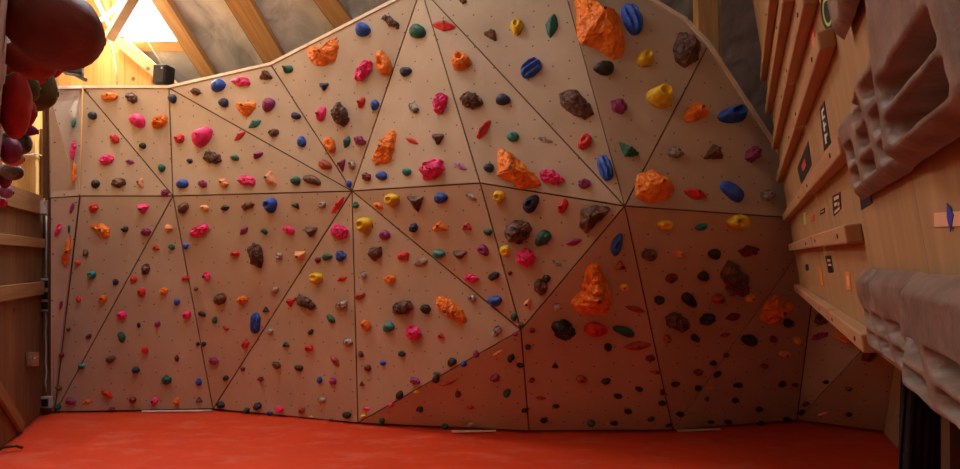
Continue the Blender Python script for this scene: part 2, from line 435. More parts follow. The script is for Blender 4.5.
# row by row, as they hang on the wall
hs('''
196 92 10 8 0 t rock;219 86 15 11 40 b blob;242 82 18 10 0 p rock;266 76 15 12 0 t tri;287 70 13 10 20 g horn;363 30 15 14 0 b blob
324 86 11 10 180 n tri;364 71 25 14 60 p rock;384 64 25 15 110 o cup;391 22 21 9 -35 t rock
418 32 16 14 0 g blob;444 26 25 11 -6 r wedge;463 1 8 6 0 t rock;491 35 17 12 -30 t tri;517 27 17 13 85 y ring;552 26 26 13 80 g wedge
406 72 12 9 20 n blob;461 62 19 17 0 o cup;531 69 23 15 35 b ridge;631 20 32 16 -68 b ridge;604 69 20 13 -5 k blob
644 60 17 16 0 y ring;659 98 26 21 -20 y ring;110 97 17 9 0 o rock;132 98 13 11 0 t rock;173 99 8 9 0 n blob
93 116 9 8 0 k blob;74 123 10 7 80 g blob;138 121 17 13 -30 p blob;160 122 20 12 45 o rock;115 139 11 9 -20 r rock
143 146 7 6 0 k blob;180 139 10 10 0 r rock;73 150 20 9 85 p rock;74 173 22 8 88 o ridge;107 160 16 11 10 p rock;130 162 10 6 -10 v wedge
162 168 8 7 90 g blob;96 184 9 8 60 k blob;119 183 15 11 0 t rock;141 183 12 8 90 s tri;190 161 6 5 0 n blob;183 184 12 9 20 b blob
224 103 10 9 0 n blob;269 105 15 11 55 v blob;296 116 10 7 -10 n blob;321 116 20 11 70 p horn;341 115 25 17 -60 t rock
361 104 16 8 65 r horn;375 105 11 8 80 b blob;203 137 23 15 45 p blob;240 136 16 6 40 r wedge;255 124 16 8 30 q wedge;274 133 11 9 20 t rock
302 142 11 9 90 b blob;330 145 17 11 -70 o cup;347 142 14 8 70 g wedge;360 141 14 9 -15 v rock;213 158 22 11 -5 t rock;235 158 9 6 -10 g blob
257 156 14 7 30 v horn;325 165 14 9 -20 a blob;342 165 15 9 80 v tri;352 165 10 8 60 w rock;349 184 7 6 90 b blob;203 184 9 8 0 v rock
224 183 10 9 90 s rock;247 181 18 11 0 p rock;271 179 18 13 110 s tri;296 181 10 9 0 g blob;312 180 19 9 -20 t blob
367 177 10 9 90 m rock;382 176 11 9 0 b blob
414 108 12 10 -30 w rock;441 104 22 14 65 p rock;471 101 23 16 0 t rock;503 100 15 11 0 n blob;482 132 29 9 55 r horn
412 141 16 6 -25 r wedge;438 138 14 14 180 t tri;513 137 12 10 0 q blob;545 140 17 6 -15 w wedge;407 172 9 8 0 q blob
433 170 27 19 40 p rock;460 166 17 7 -30 l wedge;489 168 11 9 0 n blob;551 178 25 14 -25 p rock
585 142 17 12 50 r cup;605 168 26 14 -72 b ridge;618 107 19 12 -30 v rock;675 153 15 11 -5 w blob
713 154 20 16 0 t tri;752 155 17 15 90 v rock;733 115 30 17 10 b ring;584 184 15 10 0 v rock
72 208 12 8 70 v rock;58 230 17 10 70 p rock;69 229 8 5 90 g blob;94 208 10 9 20 r rock;143 208 14 12 180 p tri;125 230 9 8 60 k horn
146 232 12 8 -10 v rock;169 228 8 8 0 s rock;156 248 9 6 0 r tri;172 247 7 6 60 g rock;186 246 6 5 90 b blob;86 253 8 6 -60 t rock
78 263 6 5 -30 r blob;92 275 9 8 20 q ring;146 269 12 9 80 t rock;134 279 7 7 0 r blob;186 278 8 6 10 r rock;116 281 6 5 0 w rock
165 193 10 7 0 v rock;184 208 12 10 60 t rock
200 231 20 12 20 p rock;205 208 9 6 -20 s blob;225 208 10 7 10 k wedge;248 206 14 8 20 t rock;271 205 16 13 90 b ring;296 206 11 7 -30 k tri
322 205 9 7 10 w ring;338 205 23 7 52 r wedge;356 205 7 6 90 g rock;378 206 12 8 -25 o wedge;244 231 12 7 45 v wedge;264 231 9 7 -45 g horn
289 230 13 8 -25 p blob;311 231 15 12 180 t tri;340 232 19 16 0 p rock;365 225 17 16 90 y ring;385 235 11 10 0 v blob
235 254 10 7 0 r rock;257 255 26 15 -75 t rock;279 256 8 8 0 w ring;300 255 13 13 180 s tri;318 260 6 6 0 m blob;327 257 10 7 10 g blob
341 256 12 10 60 b rock;376 253 15 14 90 t rock;316 278 15 12 0 y ring;342 279 12 6 20 r wedge;364 275 8 7 -40 w rock;207 276 9 7 90 p rock
392 200 15 14 0 y ring;416 202 20 15 -55 t tri;441 198 14 11 10 b blob;471 197 14 7 -25 w wedge;499 197 14 12 90 y ring;531 204 21 14 55 n ring
562 208 20 12 65 r horn;414 228 10 10 0 n rock;440 227 17 12 0 o tri;467 227 12 10 0 r tri;488 232 9 7 -20 g blob
518 232 29 26 -10 t rock;543 238 19 13 45 g blob;574 242 18 8 15 v wedge;439 254 12 9 0 q blob;460 254 17 11 180 t tri;483 250 14 10 -40 v ring
505 251 12 11 -80 y ring;526 258 21 19 20 p rock;557 263 12 6 -25 w wedge;403 256 13 10 0 r rock;421 262 14 7 20 w blob;390 279 12 9 20 o rock
471 278 15 10 0 p rock;494 276 12 9 30 k rock;510 273 5 5 0 m blob;546 279 10 8 40 k blob
617 245 24 11 72 b ring;620 266 14 12 0 a tri;665 225 18 11 -5 y ring;701 227 13 7 15 q blob;738 222 23 15 5 y cup
649 255 15 12 0 t blob;680 254 18 7 -20 s wedge;714 254 12 11 0 k blob;748 251 19 11 0 m rock;695 194 25 12 -15 r wedge;731 192 27 12 -42 b ridge
767 196 14 11 0 w blob;671 278 14 9 10 m rock;703 276 11 10 0 k blob;733 279 34 25 -65 t rock
116 282 7 6 0 k rock;79 299 6 6 0 r rock;103 299 10 8 30 o rock;142 292 9 8 70 r blob;164 291 8 8 0 o rock;177 302 7 6 90 b blob
122 315 10 10 0 p rock;187 315 9 9 0 p blob;139 325 6 4 90 k rock;158 324 7 6 90 v rock;69 329 5 4 90 t blob;89 336 6 5 20 t rock
122 337 11 7 -75 g blob;61 305 9 6 80 v blob;145 350 8 7 -60 r rock;111 359 11 7 30 t rock;177 358 7 5 -80 t rock;136 370 8 7 0 n blob
62 355 6 5 -20 m rock;82 366 8 5 0 q blob;196 289 5 4 0 m rock;221 299 14 12 80 t rock;243 300 10 10 0 o rock;275 290 8 6 30 w blob
266 310 8 7 0 k tri;291 302 11 9 60 r tri;305 302 23 12 -38 t rock;342 305 13 10 30 w rock;202 314 8 5 -20 k blob;215 320 7 5 90 g blob
226 328 7 4 -35 a blob;256 323 21 9 88 b ridge;270 331 8 6 -30 w rock;311 332 7 5 60 k rock;331 319 11 6 -50 g blob;246 344 10 7 80 r rock
286 345 9 7 0 g tri;309 348 9 8 0 r rock;348 342 10 8 0 w blob;360 296 11 7 25 a blob;366 325 12 11 0 o rock;361 354 7 5 -60 t blob
198 344 4 4 0 k blob;204 344 5 4 90 k blob;214 361 11 8 -20 v rock;277 365 10 7 -45 t rock;299 368 9 6 -15 k blob;335 361 15 7 -50 a wedge
243 369 5 4 0 m blob;368 368 7 7 0 m blob;383 363 6 5 0 b blob
403 308 21 16 15 t rock;426 309 12 10 30 k rock;472 298 10 8 -20 w rock;495 301 14 11 0 b blob;541 287 17 15 90 t rock
528 304 14 9 90 s tri;557 307 8 8 0 w blob;514 317 9 6 90 g blob;521 325 6 6 0 t rock;532 330 7 5 0 m rock;528 347 6 5 0 k blob;515 334 6 4 0 v blob
563 329 26 19 -5 k rock;497 331 12 9 60 w rock;389 327 12 10 40 q blob;414 333 18 16 0 p rock;441 336 9 8 0 r tri;402 354 8 7 0 k rock
452 362 10 8 45 k blob;464 364 6 6 0 b blob;476 354 8 6 90 v blob;498 353 13 4 28 s wedge;511 358 9 7 45 k rock;520 365 7 5 0 k rock
555 366 8 6 0 k tri;437 374 8 5 0 w rock;624 287 12 7 0 y rock;635 309 22 7 -15 a wedge;595 329 24 14 -5 r blob
624 331 23 9 -20 g blob;608 347 8 8 0 k blob;637 346 30 10 5 a wedge;650 358 10 7 0 m rock;659 300 10 9 0 k blob;689 300 19 11 -45 k ring
677 322 30 16 -18 t rock;718 299 14 10 0 a blob;750 298 10 9 0 y blob;733 317 17 9 12 m wedge;707 319 18 12 10 k rock;695 338 10 7 -40 n blob
667 339 9 8 80 a ring;725 335 12 5 10 a wedge;749 340 16 11 -15 k blob;726 355 6 5 0 m rock;713 363 7 5 10 k blob;698 372 12 6 0 m rock
717 374 9 5 35 k blob;655 372 13 5 -10 a wedge;764 366 9 5 0 m rock
788 323 10 9 0 k blob;823 318 20 12 40 t rock;820 336 17 8 15 v rock;846 335 26 13 -25 o ridge;797 340 8 7 90 y blob
773 339 7 7 0 m ring;784 354 12 8 -10 s rock;869 355 17 9 20 m rock
59 388 7 6 0 t rock;71 401 11 7 0 v blob;87 402 11 5 20 o wedge;107 394 15 8 -35 r wedge;112 409 7 5 10 m rock;58 407 7 6 0 g blob
133 400 8 7 0 m rock;155 401 9 8 90 p rock;167 380 11 9 40 g rock;177 401 8 7 90 o rock;199 382 8 6 90 b blob;199 400 8 7 0 t tri
226 378 6 5 40 k blob;221 405 8 7 0 k blob;247 410 6 6 0 g rock;258 406 9 8 90 n rock;270 413 6 4 0 b blob;280 409 8 8 0 p rock
302 410 9 6 80 a rock;261 379 6 6 0 m rock;320 380 7 6 90 b rock;333 381 8 7 90 v rock;322 400 8 6 -10 w blob;311 417 6 3 0 y tri
347 415 9 7 0 k blob;331 420 5 3 0 m blob;366 409 9 5 0 p wedge;362 384 6 6 0 m tri;363 416 6 4 0 y rock;382 421 7 6 90 g blob
415 381 12 7 -15 v rock;436 379 8 7 45 k blob;400 395 9 7 80 k blob;417 392 8 4 10 y wedge;391 405 5 5 0 p blob;458 394 7 6 90 m blob
420 409 7 7 0 k rock;445 426 8 5 0 g rock;470 424 8 6 20 w blob;495 378 10 7 20 v blob;507 393 9 7 60 g blob;450 382 20 5 25 a wedge
532 380 6 5 30 m blob;525 410 8 4 15 k blob;541 398 12 4 -5 a wedge;556 406 7 4 0 k blob;544 420 8 5 15 k blob;470 407 7 4 0 r blob
606 381 10 6 15 k blob;581 379 10 7 0 a blob;639 389 8 5 -15 k blob;618 396 9 5 -10 k blob;662 392 6 6 0 m rock;675 384 9 5 10 k blob
698 388 7 5 20 k blob;662 403 8 5 0 k blob;628 411 8 6 0 k rock;591 423 8 7 0 g blob;614 423 8 4 0 k blob;651 419 9 4 20 k rock
669 425 8 3 15 k blob;680 414 8 5 0 k blob;738 385 10 5 0 k blob;707 399 6 5 90 k tri;735 400 7 5 15 k blob;710 388 13 3 0 s wedge
711 422 7 3 0 k blob;728 422 8 4 0 k blob;759 409 7 5 20 k blob;760 423 8 4 15 k blob;782 384 8 5 30 k blob;795 385 7 4 0 m blob
826 382 6 4 0 k blob;849 389 6 3 0 k blob;806 404 9 5 10 m rock;802 412 8 5 20 k rock;787 419 8 4 0 k blob;849 414 7 4 0 k blob;823 414 12 3 15 s wedge
''')
# the big volumes and oddly shaped holds: outline traced on the panel, own thickness
BIG = [
 ([(304, 52), (309, 45), (320, 48), (338, 35), (340, 50), (336, 62), (321, 68), (312, 64)], 'o', (324, 54), .10, 'volume'),
 ([(573, -6), (590, -4), (598, 12), (622, 19), (627, 50), (617, 65), (600, 52), (579, 46), (575, 25)], 'o', (596, 26), .20, 'volume'),
 ([(677, 33), (682, 30), (690, 37), (701, 47), (699, 60), (685, 70), (674, 62), (672, 50)], 't', (687, 50), .14, 'boulder'),
 ([(235, 102), (257, 102), (257, 108), (248, 118), (243, 117), (237, 109)], 'o', (246, 107), .08, 'volume'),
 ([(392, 128), (399, 132), (391, 163), (375, 166), (371, 160), (380, 143)], 'o', (385, 148), .09, 'volume'),
 ([(497, 144), (512, 152), (540, 179), (545, 188), (520, 190), (511, 181), (496, 177)], 'o', (514, 172), .16, 'kite'),
 ([(558, 93), (566, 88), (578, 90), (590, 102), (595, 115), (586, 122), (566, 112), (558, 103)], 't', (576, 104), .09, 'boulder'),
 ([(617, 140), (628, 147), (640, 153), (638, 157), (624, 157)], 'g', (628, 151), .06, 'bracket'),
 ([(681, 117), (688, 106), (697, 101), (708, 108), (709, 116), (694, 123), (683, 123)], 'o', (695, 112), .09, 'mound'),
 ([(634, 188), (636, 174), (650, 168), (666, 176), (676, 190), (668, 202), (646, 205), (634, 198)], 'o', (654, 186), .13, 'mound'),
 ([(70, 232), (72, 240), (69, 262), (65, 272), (61, 258), (66, 243)], 'o', (67, 251), .07, 'spike'),
 ([(88, 225), (103, 223), (111, 229), (110, 238), (103, 239), (98, 232)], 'o', (103, 230), .06, 'spike'),
 ([(580, 208), (597, 204), (613, 207), (609, 214), (585, 236), (578, 227)], 't', (592, 215), .13, 'slab'),
 ([(595, 256), (604, 272), (610, 288), (614, 302), (604, 316), (577, 315), (568, 302), (580, 290), (586, 268)], 'o', (594, 293), .17, 'tower'),
 ([(433, 300), (439, 295), (450, 297), (462, 308), (469, 320), (464, 326), (452, 319), (438, 309)], 'o', (450, 309), .11, 'shell'),
 ([(764, 303), (776, 293), (788, 300), (794, 303), (784, 318), (769, 325), (758, 320)], 'o', (776, 309), .10, 'rock'),
]
def dims(x, y, l, w, ang, pl):
    a, n = pl[0], pl[1]; c, s = math.cos(R(ang)), math.sin(R(ang))
    C = hit(x, y, a, n)
    U = (hit(x+l/2*c, y-l/2*s, a, n)-hit(x-l/2*c, y+l/2*s, a, n))/2
    W = (hit(x-w/2*s, y-w/2*c, a, n)-hit(x+w/2*s, y+w/2*c, a, n))/2
    return C, U, W, n
SW = {'blob': 'knob', 'rock': 'rock', 'tri': 'pyramid', 'wedge': 'edge', 'ridge': 'ridge', 'ring': 'jug', 'cup': 'scoop', 'horn': 'horn'}
REC = []
used = 0
PLH = {}
for i, (x, y, l, w, ang, c, k) in enumerate(H):
    fi = facet_of(x, y)
    REC.append(dict(x=x, y=y, l=l, w=w, ang=ang, c=c, k=k, f=fi, word=SW[k], big=None, area=l*w))
for i, (poly, c, ctr, h, wd) in enumerate(BIG):
    fi = facet_of(*ctr); xs = [p[0] for p in poly]; ys = [p[1] for p in poly]
    REC.append(dict(x=ctr[0], y=ctr[1], l=max(xs)-min(xs), w=max(ys)-min(ys), ang=0, c=c, k='poly', f=fi, word=wd, big=poly, h=h, area=2000))
for (x, y, l, w, a, c, k) in ((892, 406, 4, 7, 0, 'k', 'blob'), (903, 417, 4, 6, 0, 'g', 'blob'), (911, 402, 9, 4, 70, 'y', 'wedge'), (918, 390, 5, 6, 0, 'v', 'blob')):
    REC.append(dict(x=x, y=y, l=l, w=w, ang=a, c=c, k=k, f=25, word=SW[k], big=None, area=l*w))
PL.append((RET[0], RET[1], [])); PH.append('the small return panel at far right')
LIMIT = 310
order = sorted(REC, key=lambda r: -r['area'])
for r in order[LIMIT:]: r['stuff'] = True
# say which one: rank among holds of the same colour on the same panel
def size_word(r):
    m = max(r['l'], r['w'])
    return 'huge' if m > 34 else 'large' if m > 19 else 'medium' if m > 12 else 'small' if m > 7 else 'tiny'
def rank_label(r):
    cn = CM[r['c']][0]; pan = PH[r['f']]
    same = [q for q in REC if q['f'] == r['f'] and q['c'] == r['c']]
    head = '%s %s %s' % (size_word(r), cn, r['word'])
    if len(same) == 1: return '%s, only %s hold on %s' % (head, cn, pan)
    tw = [q for q in same if (size_word(q), q['word']) == (size_word(r), r['word'])]
    if len(tw) == 1: return '%s on %s' % (head, pan) if len(pan.split()) > 4 else '%s on the %s' % (head, pan)
    best = None
    for key, lo, hi in (('y', 'highest', 'lowest'), ('x', 'leftmost', 'rightmost')):
        s = sorted(tw, key=lambda q: q[key]); i = s.index(r)
        gap = min(abs(r[key]-q[key]) for q in tw if q is not r)
        for idx, wd in ((i, lo), (len(s)-1-i, hi)):
            sc = (idx, -gap)
            if best is None or sc < best[0]: best = (sc, idx, wd)
    idx, wd = best[1], best[2]
    pre = ['', 'second ', 'third ', 'fourth ', 'fifth ', 'sixth ', 'seventh '][idx]
    return '%s, %s%s such hold on %s' % (head, pre, wd, pan)
import collections
stuff = bmesh.new(); stuff_m = []
for i, r in enumerate(REC):
    pl = PL[r['f']]
    if r['big']:
        a, n = pl[0], pl[1]; C = hit(r['x'], r['y'], a, n); u, v = uvframe(n)
        pts = [((hit(px, py, a, n)-C).dot(u), (hit(px, py, a, n)-C).dot(v)) for px, py in r['big']]
        me, top = hold_mesh('poly', u, v, n, r['h'], i, True, poly=[(p[0]*.95, p[1]*.95) for p in pts], style=r['word'])
        big = True; bw = .06
    else:
        C, U, W, n = dims(r['x'], r['y'], r['l'], r['w'], r['ang'], pl)
        if r['f'] in (0, 11): W = W*.55
        big = r['l'] > 18; wl = min(U.length, W.length)
        h = wl*{'blob': 1.0, 'rock': .95, 'tri': 1.0, 'wedge': .8, 'ridge': 1.0, 'ring': 1.05, 'cup': 1.15, 'horn': 1.1}[r['k']]
        me, top = hold_mesh(r['k'], U, W, n, h, i, big, peak=(0, .12) if r['k'] in ('blob', 'rock', 'cup') else (.05, .22))
        bw = wl
    me.materials.append(M['h_'+r['c']])
    if r.get('stuff'):
        ob = bpy.data.objects.new('x', me); mm = Matrix.Translation(C)
        me.transform(mm); key = 'h_'+r['c']
        if key not in stuff_m: stuff_m.append(key)
        me.polygons.foreach_set('material_index', [stuff_m.index(key)]*len(me.polygons))
        stuff.from_mesh(me); bpy.data.objects.remove(ob); bpy.data.meshes.remove(me); continue
    o = bpy.data.objects.new('climbing_hold', me); COL.objects.link(o); o.location = C
    tag(o, rank_label(r), 'climbing hold', 'climbing holds bolted to the faceted wall')
    if r['l'] >= 9 or big:
        rad = min(.013, bw*.3); tz = top-n*rad*.1
        add_bolt(o, tz, n, rad)
if len(stuff.verts):
    me = bpy.data.meshes.new('tiny_footholds'); stuff.to_mesh(me)
    for k in stuff_m: me.materials.append(M[k])
    o = bpy.data.objects.new('tiny_footholds', me); COL.objects.link(o)
    tag(o, 'scattered tiny footholds low on the faceted climbing wall', 'footholds', kind='stuff')
stuff.free()
lab = collections.Counter(o.get('label') for o in COL.objects if o.get('label'))
print('HOLDS', len(REC), 'dup labels', [(k, v) for k, v in lab.items() if v > 1], 'long', [k for k in lab if len(k.split()) > 16])

# ------------------------------------------------------------------ mats and floor
FX0 = -4.86
def leftx(d): return -4.86-.5*(d-5.57)      # the plank wall on the left
mb = MB()
mb.face([(-2.6, -2.2, -.32), (4.9, -2.2, -.32), (4.9, 8, -.32), (-6.2, 8, -.32), (-6.2, -2.2, -.32)])
o = mb.build('floor', M['concrete']); tag(o, kind='structure')
mat = empty('crash_mat', (0, 4, -.3), 'wide orange red vinyl crash mat covering the floor below the wall', 'crash mat')
mb = MB(); nx = 60; ny = 34; gx0, gx1, gy0, gy1 = -4.6, 4.6, -1.8, 5.75; grid = {}
def lim(x, y): return max(x, leftx(y)+.012) if y > .0 else max(x, leftx(0)+.012)
bmv = mb.bm
for j in range(ny+1):
    y = gy0+(gy1-gy0)*j/ny
    xl = leftx(max(y, -1.8))+.012
    xl = max(xl, -4.95) if y > 4 else xl
    for i in range(nx+1):
        x = xl+(gx1-xl)*i/nx
        z = -.012+.012*noise.noise(Vector((x*.9, y*.9, 0)))
        grid[i, j] = bmv.verts.new((x, y, z))
for j in range(ny):
    for i in range(nx):
        f = bmv.faces.new([grid[i, j], grid[i+1, j], grid[i+1, j+1], grid[i, j+1]]); f.smooth = True
bd = [e for e in bmv.edges if e.is_boundary]
ex = bmesh.ops.extrude_edge_only(bmv, edges=bd)
for v in ex['geom']:
    if isinstance(v, bmesh.types.BMVert): v.co.z = -.31
mb.build('cover', M['mat'], mat)
mb = MB()
for (a, b) in (((142, 411), (212, 410)), ((452, 431), (496, 430)), ((678, 430), (720, 428.5))):
    p = P(a[0], a[1], CH*F/(a[1]-HY)-.03); q = P(b[0], b[1], CH*F/(b[1]-HY)-.03); p.z = q.z = .004
    mb.bar(p, q, .025, .012)
mb.build('light_slit', M['slit'], mat)  # thin white bars stand in for slits of light under the wall
mb = MB(); c = P(5, 453, 4.32); c.z = .01
mb.tube([c+Vector((-.07, 0, 0)), c+Vector((-.04, .02, .03)), c+Vector((.04, .06, .03)), c+Vector((.07, .09, 0))], .012)
mb.build('carry_handle', M['black'], mat)

# ------------------------------------------------------------------ room shell
def dirl(): return Vector((-.4472, .8944, 0))
def wl(d, z, off=0): return Vector((leftx(d), d, z))+Vector((.8944, .4472, 0))*off
NL = Vector((.8944, .4472, 0))
# left wall: planks above the door, door and frame below
def quad_struct(name, pts, m, n, t=.05):
    mb = MB(); mb.prism([Vector(p) for p in pts], n, t); o = mb.build(name, m); tag(o, kind='structure'); return o
quad_struct('wall_left', [wl(-1.8, -.3), wl(5.78, -.3), wl(5.78, 5.4), wl(-1.8, 7.5)], M['pine'], NL)
# gable planking above the climbing wall
g = [P(40, 420, 5.85), P(200, 420, 5.85), P(200, 103, 5.85), P(178, 86, 5.85), P(120, 36, 5.85), P(112, 10, 5.85), P(118, -40, 5.85), P(118, -110, 5.85), P(30, -110, 5.85)]
for p in g: p.z = max(p.z, -.3)
quad_struct('wall_back', g, M['pine'], Vector((0, -1, 0)))
# roof: plane z = 2.45+(6.4-d)*1, rising towards the room, with openings for the roof windows
def roofz(d): return CH+2.13+(6.4-d)
RN = Vector((0, -1, -1)).normalized()
def rp(px, py):
    r = ray(px, py); t = (2.13+6.4)/(1+r.z); return CAM+r*t
XL, XR, RD = -7.2, 6.2, 3.4
def rquad(mb, x0, x1, d0, d1):
    if x1-x0 < .01 or d0-d1 < .01: return
    mb.prism([(x0, d0, roofz(d0)), (x1, d0, roofz(d0)), (x1, d1, roofz(d1)), (x0, d1, roofz(d1))], RN, .06)
WIN1 = (-4.35, -3.5, 5.95, 4.6)     # x0,x1,d far,d near : roof window over the left corner
WIN2 = (-2.9, -.9, 4.5, 3.65)
mb = MB()
rquad(mb, XL, WIN1[0], 7.6, RD); rquad(mb, WIN1[0], WIN1[1], 7.6, WIN1[2]); rquad(mb, WIN1[0], WIN1[1], WIN1[3], RD)
rquad(mb, WIN1[1], WIN2[0], 7.6, RD); rquad(mb, WIN2[0], WIN2[1], 7.6, WIN2[2]); rquad(mb, WIN2[0], WIN2[1], WIN2[3], RD); rquad(mb, WIN2[1], XR, 7.6, RD)
o = mb.build('ceiling', M['foil']); tag(o, kind='structure')
# opposite slope, behind the camera
RZ = roofz(RD)
def rz2(d): return RZ-(RD-d)
W3 = (-4.2, -1.8, 3.2, 2.0)
mb = MB(); N2 = Vector((0, 1, -1)).normalized()
def rq2(x0, x1, d0, d1):
    mb.prism([(x0, d0, rz2(d0)), (x1, d0, rz2(d0)), (x1, d1, rz2(d1)), (x0, d1, rz2(d1))], N2, .06)
rq2(XL, W3[0], RD, -2.4); rq2(W3[0], W3[1], RD, W3[2]); rq2(W3[0], W3[1], W3[3], -2.4); rq2(W3[1], XR, RD, -2.4)
o = mb.build('ceiling', M['foil']); tag(o, kind='structure')
quad_struct('wall_rear', [(-7.2, -2.1, -.3), (6.2, -2.1, -.3), (6.2, -2.1, 3.2), (-7.2, -2.1, 3.2)], M['shell'], Vector((0, 1, 0)))
quad_struct('wall_right', [(4.85, -2.1, -.3), (4.85, 7.6, -.3), (4.85, 7.6, 3), (4.85, 3.4, 7.2), (4.85, -2.1, 3)], M['shell'], Vector((-1, 0, 0)))
quad_struct('wall_outer', [(-6.9, -2.1, -.3), (-6.9, 7.6, -.3), (-6.9, 7.6, 3), (-6.9, 3.4, 7.2), (-6.9, -2.1, 3)], M['shell'], Vector((1, 0, 0)))
quad_struct('wall_far', [(-7.2, 7.3, -.3), (6.2, 7.3, -.3), (6.2, 7.3, 3.2), (-7.2, 7.3, 3.2)], M['shell'], Vector((0, -1, 0)))
# window frames and panes
def glass():
    m, nt, b = new_mat('window_glass'); nt.nodes.remove(b)
    t = N(nt, 'ShaderNodeBsdfTransparent'); g = N(nt, 'ShaderNodeBsdfGlossy', Roughness=.03); x = N(nt, 'ShaderNodeMixShader', Fac=.06)
    L(nt, t.outputs[0], x.inputs[1]); L(nt, g.outputs[0], x.inputs[2]); L(nt, x.outputs[0], nt.nodes['Material Output'].inputs[0])
    return m
M['glass'] = glass()
def win(i, w, zf, n):
    x0, x1, d0, d1 = w; root = bpy.data.objects.new('window_%d' % i, None); COL.objects.link(root); root.location = (x0, d0, zf(d0)); tag(root, kind='structure')
    mb = MB(); c = [Vector((x0, d0, zf(d0))), Vector((x1, d0, zf(d0))), Vector((x1, d1, zf(d1))), Vector((x0, d1, zf(d1)))]
    for a, b in zip(c, c[1:]+c[:1]): mb.bar(a, b, .07, .12, n)
    mb.build('window_frame', M['rafter'], root)
    mb = MB(); mb.prism([p-n*.05 for p in c], n, .006); mb.build('pane', M['glass'], root)
    return c
win(1, WIN1, roofz, RN); win(2, W3, rz2, N2); win(3, WIN2, roofz, RN)
# rafters lying under the foil
RAFT = [((212, 74), (165, 0), 12), ((279, 62), (242, 0), 24), ((345, 22), (329, 0), 20)]
def rafter(pa, pb, px, ext0=.35, ext1=2.0, lab=None):
    a = rp(*pa); b = rp(*pb); d = (b-a).normalized(); w = px/F*a.y*.95
    a2 = a-d*ext0; b2 = b+d*ext1; off = RN*.055
    mb = MB(); mb.bar(a2+off, b2+off, w, .10, d.cross(RN)); c = (a2+b2)/2
    o = mb.build('roof_rafter', M['rafter'], origin=a2+off); tag(o, lab, 'rafter', 'pine rafters under the roof foil'); return o
rafter(RAFT[0][0], RAFT[0][1], 14, lab='thin pine rafter, leftmost one crossing the bright roof foil')
rafter(RAFT[1][0], RAFT[1][1], 23, lab='thick pine rafter, middle of three, above the widest grey foil bay')
rafter(RAFT[2][0], RAFT[2][1], 20, ext1=1.3, lab='pine rafter, rightmost of three, disappearing behind the curved wall top')
# diagonal board capping the gable, beams at the top left
mb = MB(); mb.bar(P(119, 40, 5.80), P(182, 94, 5.80), .13, .05, Vector((.7, 0, .7)))
o = mb.build('gable_board', M['rafter'], origin=P(150, 64, 5.8)); tag(o, 'diagonal pine board along the sloping top of the planked gable', 'board')
mb = MB(); mb.bar(P(109, 38, 5.5), P(136, -8, 5.2), .09, .07)
o = mb.build('roof_strut', M['trim'], origin=P(109, 38, 5.5)); tag(o, 'pale slanting roof strut at the gable beside the skylight glare', 'strut')
mb = MB(); mb.bar(P(98, 22, 5.4), P(132, -6, 5.4), .03, .03)
o = mb.build('roof_lath', M['trim'], origin=P(98, 22, 5.4)); tag(o, 'thin pale lath slanting behind the big maroon ball hold', 'lath')
mb = MB(); pa = P(707, 75, 5.3); pb = P(704, -45, 5.3); mb.bar(pa, pb, .21, .14, Vector((1, 0, 0)))
o = mb.build('wooden_post', M['rafter'], origin=pa, bevel=.006); tag(o, 'upright orange pine post behind the top right wall edge', 'post')
mb = MB(); mb.bar(P(722, 120, 5.32), P(717, -45, 5.32), .03, .05, Vector((1, 0, 0)))
o = mb.build('lath', M['trim'], origin=P(720, 120, 5.32)); tag(o, 'thin pale lath beside the upright post, right side', 'lath')

# ------------------------------------------------------------------ door and left wall fittings
door = bpy.data.objects.new('door_1', None); COL.objects.link(door); door.location = wl(4.9, 0); tag(door, kind='structure')
def lw(px, py, off=.0):      # pixel on the left wall plane
    return hit(px, py, wl(5, 1, off), NL)
mb = MB(); q = [lw(43, 197, .03), lw(43, 411, .03), lw(-70, 500, .03), lw(-70, 180, .03)]
for k in (1, 2): q[k].z = .0
mb.prism(q, NL, .04); mb.build('door_boards', M['oldpine'], door)
for (py, h) in ((206, .2), (243.5, .10), (288, .14)):
    a = lw(43, py, .05); b = Vector(a)-dirl()*1.9; mb = MB(); mb.bar(a, b, h, .035, Vector((0, 0, 1))); mb.build('ledge', M['ledge'], door, bevel=.004)
mb = MB(); mb.bar(lw(22, 428, .05), lw(-45, 320, .05), .11, .03, Vector((0, 0, 1)))
mb.build('brace', M['ledge'], door, bevel=.004)
mb = MB(); mb.prism([lw(29, 352, .058), lw(39, 352, .058), lw(39, 366, .058), lw(29, 366, .058)], NL, .02)
mb.build('lock_plate', simple('lock_wood', (.5, .22, .12), .6), door)
mb = MB(); a = lw(31, 357.5, .06); mb.tube([a, a+NL*.05, a+NL*.055-dirl()*.02, a+NL*.055-dirl()*.13], .011)
mb.prism([lw(28.5, 352, .062), lw(32, 352, .062), lw(32, 365, .062), lw(28.5, 365, .062)], NL, .004)
mb.build('door_handle', M['steel'], door)
# door jamb and conduit post
pb = P(47, 411, 5.50); pb.z = 0; mb = MB(); mb.bar(pb, P(47, 130, 5.50), .10, .10, Vector((1, 0, 0)))
o = mb.build('trim_left', M['oldpine']); tag(o, kind='structure')
jb = empty('junction_box', P(44, 215, 5.3), 'grey electrical junction box above the door corner', 'junction box')
mb = MB()
c = P(44, 208, 5.3); rot = Matrix.Identity(3)
mb.box(c, .15, .07, .15, rot=rot); mb.build('box', M['grey'], jb, bevel=.008)
mb = MB(); mb.box(c-Vector((0, .037, 0)), .12, .006, .12); mb.build('lid', M['white'], jb, bevel=.002)
mb = MB()
for s in (-1, 1):
    base = c+Vector((s*.085, 0, 0))+Vector((0, 0, .04))
    mb.tube([base+Vector((s*.05, 0, 0))*math.sin(t*math.pi)+Vector((0, 0, .09*(t-.5)*(1)-.02)) for t in [k/8 for k in range(9)]], .006)
mb.build('cable_loop', M['white'], jb)
